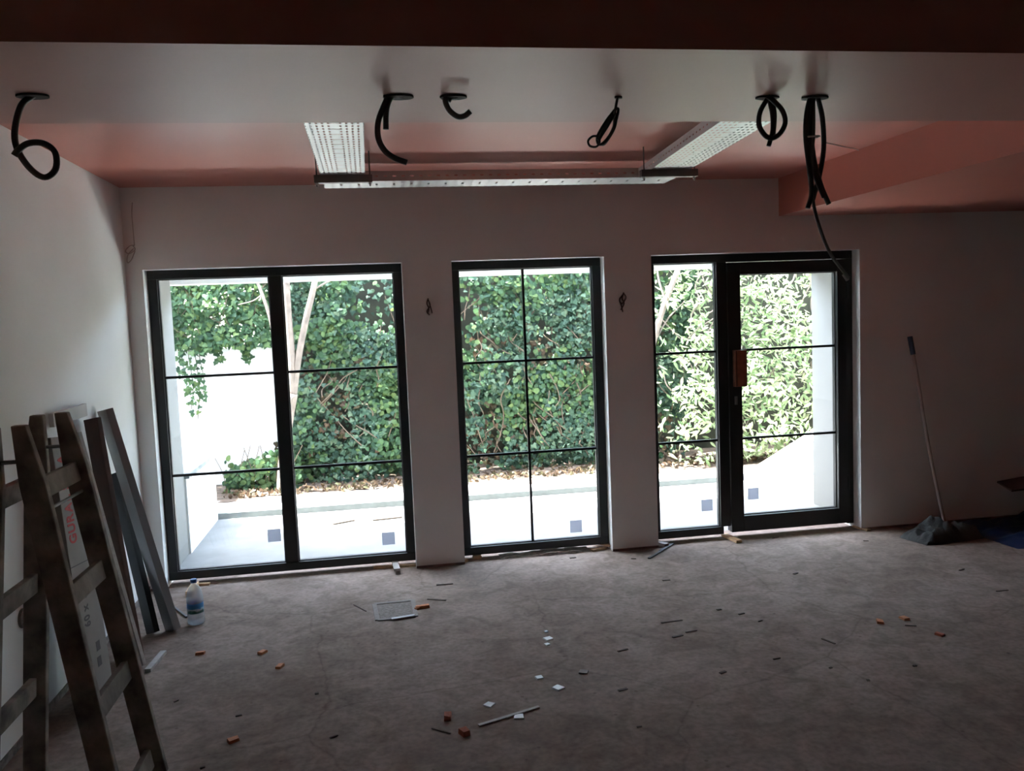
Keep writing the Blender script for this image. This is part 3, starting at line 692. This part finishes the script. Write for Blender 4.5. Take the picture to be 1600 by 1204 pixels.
for x, y, s, lb in ((313, 1021, .045, LC + 'nearest the foot of the leaning metal profiles'), (410, 1020, .045, LC + 'in a pair between ladder and floor hatch'), (437, 1042, .045, LC + 'in a pair between ladder and floor hatch'),
                    (365, 1157, .045, LC + 'lying alone near the ladder foot'), (1375, 972, .05, LC + 'in a pair on the open floor before the mop'), (1413, 967, .045, LC + 'in a pair on the open floor before the mop'), (1468, 992, .04, LC + 'with a reddish tone beyond the pair before the mop')):
    bit('clay_chip', x, y, s, s * .7, .012, x * .01, 'orange_clay' if x != 1468 else 'brick_clay', lb, 'chip', 'orange chips on the floor')
for x, y, s, lb in ((700, 1123, .04, 'smaller pale-topped brick fragment beside the long pale strip'), (726, 1147, .045, 'larger orange-red brick fragment beside the long pale strip')):
    bit('brick_fragment', x, y, s, s * .75, .022, x * .02, 'brick_clay', lb, 'brick fragment', 'brick fragments near the strip')
LM = 'white mosaic tile chip '
for x, y, s, lb in ((857, 998, .042, LM + 'largest in a short row of three'), (855, 1007, .028, LM + 'small end piece of a short row of three'), (853, 987, .018, LM + 'tiny end crumb of a short row of three'),
                    (843, 1059, .035, LM + 'lying beside a larger bright one'), (872, 1075, .045, LM + 'large and bright on the open floor'), (912, 1050, .042, LM + 'dull greyish one on the open floor'),
                    (765, 1101, .04, LM + 'above the end of the long pale strip'), (811, 1120, .042, LM + 'touching the side of the long pale strip')):
    bit('mosaic_tile', x, y, s, s, .006, .3 + x * .013, 'mosaic' if x != 912 else 'rim_grey', lb, 'tile chip', 'white tile chips on the floor')
bit('clay_chip', 660, 949, .085, .035, .016, .1, 'orange_clay', 'long orange clay chip beside the floor hatch', 'chip')
bit('clay_chip', 652, 952, .03, .02, .012, .4, 'orange_clay', 'tiny orange clay crumb touching the floor hatch', 'chip')
line_bit('metal_strip', (748, 1134), (842, 1105), .016, .006, 'strip_pale', 'long pale flat strip lying among the white tile chips', 'strip')
dark = [(675, 1138, 704, 1146), (682, 914, 708, 912), (668, 936, 697, 938), (553, 945, 572, 955), (1033, 973, 1066, 969), (1051, 996, 1067, 992), (1071, 988, 1089, 985), (1284, 998, 1305, 1006),
        (1125, 1052, 1134, 1049), (1208, 1030, 1219, 1028), (965, 1018, 981, 1014), (966, 1079, 980, 1076), (995, 1136, 1003, 1135), (1154, 960, 1163, 958), (1035, 907, 1047, 906), (986, 873, 994, 873),
        (1207, 841, 1217, 839), (1349, 845, 1357, 845), (1414, 977, 1432, 978), (1557, 924, 1575, 922), (1240, 897, 1246, 895), (515, 1153, 528, 1149), (368, 1119, 378, 1117), (492, 1084, 498, 1083), (272, 1097, 279, 1094),
        (313, 1200, 320, 1198), (890, 872, 900, 871), (1499, 891, 1506, 889), (1427, 1041, 1432, 1040), (1120, 953, 1127, 952), (1185, 971, 1191, 969), (1296, 1044, 1300, 1043), (1354, 1063, 1359, 1063)]
def splinter_label(q):
    if (q - cxy).length < .55: return 'dark thin wood splinter lying beside the small floor hatch'
    if q.y > -.75 and q.x > 2.6: return 'dark thin wood splinter between the glazed door and mop'
    if q.y > -.75: return 'dark thin wood splinter close to the foot of window wall'
    if q.x < -.1: return 'dark thin wood splinter on concrete near the wooden ladder'
    if q.x > 2.2: return 'dark thin wood splinter near the orange chips before the mop'
    if q.x < .7: return 'dark thin wood splinter near the long pale strip'
    return 'dark thin wood splinter on the open middle of concrete floor'
for i, (xa, ya, xb_, yb_) in enumerate(dark):
    line_bit('wood_splinter', (xa, ya), (xb_, yb_), .006 + .004 * (i % 3), .004, 'splinter', splinter_label(atz(xa, ya, 0)), 'splinter', 'dark splinters on the floor')
# shims and offcuts under the frames
line_bit('wood_shim', (296, 931), (306, 915), .045, .03, 'pale_wood', 'pale wooden wedge under the window behind the water bottle', 'wedge')
line_bit('wood_shim', (310, 914), (328, 913), .03, .014, 'pale_wood', 'thin wooden sliver under the window beside water bottle', 'offcut')
line_bit('wood_shim', (584, 888), (650, 884), .035, .016, 'pale_wood', 'flat wooden slat lying along the foot of the wide window', 'slat')
line_bit('wood_shim', (616, 880), (621, 896), .04, .018, 'strip_pale', 'pale wedge crossing over the flat slat at wide window', 'wedge', z=.027)
line_bit('wood_shim', (739, 873), (752, 872), .06, .028, 'pale_wood', 'stubby wooden block under the narrow six-lite window', 'block')
line_bit('wood_shim', (722, 878), (728, 876), .05, .02, 'pale_wood', 'small chipped wooden wedge at foot of pier', 'wedge')
line_bit('wood_shim', (924, 861), (946, 857), .04, .015, 'pale_wood', 'lower wooden sliver in small pile beside the narrow window', 'offcut')
line_bit('wood_shim', (930, 851), (956, 857), .045, .014, 'pale_wood', 'upper wooden sliver in small pile beside the narrow window', 'offcut', z=.024)
line_bit('wood_shim', (1022, 849), (1042, 855), .04, .028, 'strip_pale', 'wooden wedge under the corner of the fixed sidelight', 'wedge')
line_bit('rubber_strip', (1014, 873), (1034, 861), .018, .009, 'rubber', 'bent black rubber strip lying at the sidelight corner', 'strip')
line_bit('rubber_strip', (1032, 862), (1052, 850), .022, .008, 'rubber', 'short black rubber piece beside the wedge under sidelight', 'strip', z=.0075)
line_bit('wood_shim', (1131, 837), (1155, 848), .045, .02, 'pale_wood', 'wooden slat sticking out under the middle post of door', 'slat')
line_bit('wood_shim', (1335, 823), (1358, 830), .04, .014, 'pale_wood', 'thin wooden slat lying beside the door jamb', 'slat')
line_bit('metal_rod', (266, 945), (292, 965), .012, .010, 'dark_profile', 'short dark bar lying between profiles and water bottle', 'bar')
line_bit('garden_stick', (520, 811), (553, 805), .025, .012, 'splinter', 'short stick lying on the patio outside wide window', 'stick', z=-.043)
line_bit('garden_stick', (582, 805), (628, 800), .025, .012, 'splinter', 'long stick lying on the patio outside wide window', 'stick', z=-.043)

# ------------------------------------------------------------------ planting outside
rng = np.random.default_rng(11)
def leaf_shape(kind):
    if kind == 'ivy':
        o = [(0, -.12), (.34, -.30), (.50, .05), (.30, .22), (.0, .72), (-.30, .22), (-.50, .05), (-.34, -.30)]
    elif kind == 'round':
        o = [(0, -.40), (.36, -.28), (.48, .08), (.26, .40), (0, .55), (-.26, .40), (-.48, .08), (-.36, -.28)]
    else:
        o = [(0, -.5), (.16, -.2), (.20, .1), (.12, .45), (0, .8), (-.12, .45), (-.20, .1), (-.16, -.2)]
    v = [(0, .0, .06)] + [(x, y, -.10 * abs(x) - .06 * y) for x, y in o]
    f = [(0, i, i % 8 + 1) for i in range(1, 9)]
    return np.array(v), np.array(f)
LV = {k: leaf_shape(k) for k in ('ivy', 'round', 'long')}
def orient(n_, tiltn, droop, up=.35):
    """random leaf frames: normals mostly towards -y with tilt, tips drooping down"""
    nrm = np.column_stack([rng.normal(0, tiltn, n_), -np.ones(n_), rng.normal(up, tiltn, n_)]); nrm /= np.linalg.norm(nrm, axis=1)[:, None]
    tip = np.column_stack([rng.normal(0, .7, n_), rng.normal(-.1, .3, n_), -droop * np.ones(n_) + rng.normal(0, .4, n_)])
    tip -= nrm * (tip * nrm).sum(1)[:, None]; tip /= np.linalg.norm(tip, axis=1)[:, None]
    sd = np.cross(tip, nrm)
    return sd, tip, nrm
def foliage(root, pos, sizes, kind, material, name, nsingle, tilt=.55, droop=1., up=.35):
    v, f = LV[kind]; n_ = len(pos); sd, tip, nrm = orient(n_, tilt, droop, up); o0 = np.array(origin_of(root))
    order = np.argsort(-sizes * 1000 / (pos[:, 1] + 6)) if nsingle else np.arange(n_)
    single, rest = order[:nsingle], order[nsingle:]
    if len(rest):
        P = pos[rest][:, None, :] + sizes[rest][:, None, None] * (v[None, :, 0:1] * sd[rest][:, None, :] + v[None, :, 1:2] * tip[rest][:, None, :] + v[None, :, 2:3] * nrm[rest][:, None, :])
        V = (P - o0).reshape(-1, 3); FF = (f[None] + (np.arange(len(rest)) * len(v))[:, None, None]).reshape(-1, 3)
        me = bpy.data.meshes.new(name); me.vertices.add(len(V)); me.vertices.foreach_set('co', V.astype(np.float32).ravel())
        me.loops.add(len(FF) * 3); me.loops.foreach_set('vertex_index', FF.astype(np.int32).ravel())
        me.polygons.add(len(FF)); me.polygons.foreach_set('loop_start', np.arange(0, len(FF) * 3, 3, dtype=np.int32))
        me.update(); me.validate(); me.materials.append(MATS[material])
        o = bpy.data.objects.new(name, me); COL.objects.link(o); o.parent = root; o['kind'] = 'stuff'
    if len(single):
        me = bpy.data.meshes.new('leaf'); me.from_pydata([tuple(q) for q in v], [], [tuple(int(i) for i in q) for q in f]); me.update(); me.materials.append(MATS[material])
        for i in single:
            o = bpy.data.objects.new('leaf', me); COL.objects.link(o); o.parent = root
            Mx = Matrix((Vector(sd[i]), Vector(tip[i]), Vector(nrm[i]))).transposed().to_4x4() @ Matrix.Scale(float(sizes[i]), 4)
            Mx.translation = Vector(pos[i] - o0); o.matrix_local = Mx
def bumpy(x, z, k): return .16 * noise.noise((x * 1.7, z * 1.7, k)) + .08 * noise.noise((x * 4.5, z * 4.5, k + 3))
def stems(root, segs, m='twig', r=.006):
    mb = MB()
    for s in segs: mb.tube(s, r, 5)
    return mb.build('stems', m, root)
def vine_segs(n_, xr, zr, y0, k):
    out = []
    for i in range(n_):
        x = random.uniform(*xr); z = random.uniform(zr[0], zr[1] * .7); L = random.uniform(.3, .9); a = random.uniform(-.9, .9); pts = []
        for j in range(5):
            t = j / 4; xx = x + math.sin(a) * L * t + .05 * random.uniform(-1, 1); zz = z + math.cos(a) * L * t
            pts.append((xx, y0 + bumpy(xx, zz, k) + random.uniform(-.03, .04), max(.02, zz)))
        out.append(pts)
    return out
def scatter(n_, xr, zr, y0, k, smin, smax, depth=.18, dens=None):
    pos = []; sz = []
    while len(pos) < n_:
        x, z = random.uniform(*xr), random.uniform(*zr)
        if dens and random.random() > dens(x, z): continue
        d = random.random() ** 1.5 * depth
        pos.append((x, y0 + bumpy(x, z, k) + d, z)); sz.append(random.uniform(smin, smax))
    return np.array(pos), np.array(sz)
# the ivy wall behind the paved strip
iv = thing('ivy_hedge', (1.2, 3.45, 0), 'dense shaded green ivy covering the garden wall behind kerb', 'ivy')
def hole(x, z):
    g_ = noise.noise((x * 1.3, z * 1.3, 40)) + .5 * noise.noise((x * 3.1, z * 3.1, 44))
    q = 1. if g_ > -.22 else .16
    if z < .35: q *= .75
    return q
pos, sz = scatter(16500, (-.98, 3.6), (.03, 2.38), 3.28, 0, .042, .078, depth=.22, dens=hole)
pos[:, 1] -= .10 * np.clip(pos[:, 2] - 1.2, 0, 1.5)
p2, s2 = scatter(1300, (-.98, 3.6), (2.38, 2.95), 3.28, 0, .09, .13)
pa = np.vstack([pos, p2]); sa_ = np.concatenate([sz, s2 * .75])
hue = np.array([noise.noise((q[0] * 1.6, q[2] * 1.6, 90)) + .35 * random.uniform(-1, 1) for q in pa])
foliage(iv, pa[hue > .05], sa_[hue > .05], 'round', 'ivy', 'foliage', 160)
foliage(iv, pa[hue <= .05], sa_[hue <= .05], 'ivy', 'ivy_blue', 'foliage', 140)
stems(iv, vine_segs(80, (-.9, 3.6), (0, 2.6), 3.30, 0))
pos, sz = scatter(650, (-1.1, 3.6), (.02, 1.5), 3.30, 0, .04, .08, dens=lambda x, z: 1 if noise.noise((x * 1.3, z * 1.3, 40)) < -.1 else .1)
foliage(iv, pos, sz, 'ivy', 'ivy_dry', 'dead_foliage', 0)
# ivy hanging over the white wall
io = thing('hanging_ivy', (-1.9, 3.5, 1.5), 'ivy spilling over the top of the white garden wall', 'ivy')
def over(x, z): return 1. if z > 1.50 + .10 * noise.noise((x * 3, 0, 7)) else 0.
pos, sz = scatter(13000, (-4.6, -.98), (1.38, 2.9), 3.34, 8, .045, .085, depth=.3, dens=over)
foliage(io, pos, sz, 'ivy', 'ivy', 'foliage', 120)
st = []
for sx_, ztop, zend in ((295, 560, 640), (312, 560, 625), (305, 555, 655), (340, 545, 565), (385, 545, 562), (280, 550, 585)):
    a, b_ = aty(sx_, ztop, 3.44), aty(sx_ + 4, zend, 3.44); st.append([a + Vector((0, .05, .12)), a, a.lerp(b_, .5) + Vector((.03, 0, 0)), b_])
stems(io, st + vine_segs(40, (-4., -1.), (1.6, 2.6), 3.36, 8), r=.004)
pp = []
for s in st:
    for _ in range(22):
        t = random.random(); q = Vector(s[1]).lerp(Vector(s[3]), t); pp.append((q.x + random.uniform(-.05, .05), q.y - random.uniform(0, .05), q.z + random.uniform(-.03, .03)))
pp = np.array(pp); foliage(io, pp, np.array([random.uniform(.045, .075) for _ in pp]), 'ivy', 'ivy', 'trailing_foliage', 0)
# sunlit shrub on the right
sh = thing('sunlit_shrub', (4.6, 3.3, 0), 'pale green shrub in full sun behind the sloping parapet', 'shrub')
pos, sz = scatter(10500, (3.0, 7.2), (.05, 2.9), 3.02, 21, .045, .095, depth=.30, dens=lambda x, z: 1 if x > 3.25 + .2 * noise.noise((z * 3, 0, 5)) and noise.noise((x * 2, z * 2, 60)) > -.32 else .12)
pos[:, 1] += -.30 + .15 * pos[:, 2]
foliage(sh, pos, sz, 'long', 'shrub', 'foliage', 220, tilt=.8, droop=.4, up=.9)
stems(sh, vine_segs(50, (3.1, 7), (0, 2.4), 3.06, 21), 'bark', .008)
# loose creeper at the foot of the white wall
cr = thing('creeper_plant', (-1.35, 3.1, 0), 'low leafy creeper at the foot of white garden wall', 'plant')
pos, sz = scatter(620, (-1.62, -.85), (.0, .42), 3.12, 30, .04, .075, dens=lambda x, z: 1 if z < .42 - .35 * abs(x + 1.1) else .05)
foliage(cr, pos, sz, 'round', 'ivy', 'foliage', 60)
stems(cr, [[(x_, 3.15, .02), (x_ + random.uniform(-.05, .05), 3.12, .22), (x_ + random.uniform(-.1, .1), 3.1, random.uniform(.3, .55))] for x_ in np.linspace(-1.6, -.9, 14)], r=.004)
# fallen leaves
fl = thing('fallen_leaves', (1, 2.9, 0), 'brown fallen leaves littering the bed under the ivy', 'leaves')
fl['kind'] = 'stuff'
pos = np.array([(random.uniform(-1.6, 4.5), 2.80 + abs(random.gauss(0, .22)), random.uniform(.015, .06)) for _ in range(1100)])
foliage(fl, pos, np.array([random.uniform(.03, .07) for _ in pos]), 'ivy', 'ivy_dry', 'leaf_litter', 0, tilt=1.8)
# trees
def tree(label, limbs, y, base):
    root = thing('tree', (base.x, base.y, 0), label, 'tree')
    for i, (pts, r0, r1) in enumerate(limbs):
        P = [aty(px, py, y + dy) for px, py, dy in pts]
        if i == 0: P[0].z = min(P[0].z, -.02)
        MB().tube(P, [r0, r1], 10).build('trunk' if i == 0 else 'branch', 'bark', root, smooth=True)
    return root
y = 3.0
tree('forked smooth-barked tree trunk in front of ivy beyond wide window', [
    ([(441, 792, 0), (442, 740, 0), (450, 660, 0), (458, 615, 0)], .058, .048),
    ([(457, 622, 0), (456, 560, 0), (451, 500, 0), (447, 430, -.02), (446, 380, -.03)], .040, .030),
    ([(458, 622, 0), (466, 560, 0), (478, 500, 0), (490, 450, 0), (496, 415, 0), (500, 370, 0)], .036, .026),
    ([(490, 452, 0), (503, 445, .02), (520, 436, .03)], .012, .007),
    ([(444, 610, 0), (432, 560, .05), (424, 505, .08), (408, 455, .1), (395, 425, .1)], .024, .014),
    ([(410, 460, .1), (395, 470, .1), (372, 476, .12)], .008, .004)], y, aty(441, 780, y))
tree('slanting grey tree trunk among ivy beyond the fixed sidelight', [
    ([(1003, 770, 0), (1006, 640, 0), (1015, 560, 0), (1030, 500, 0), (1050, 445, 0), (1066, 405, 0)], .045, .028),
    ([(1020, 540, 0), (1042, 500, .02), (1070, 470, .05)], .012, .006),
    ([(1040, 470, 0), (1030, 440, .02), (1026, 415, .05)], .014, .008)], 3.05, aty(1003, 760, 3.05))
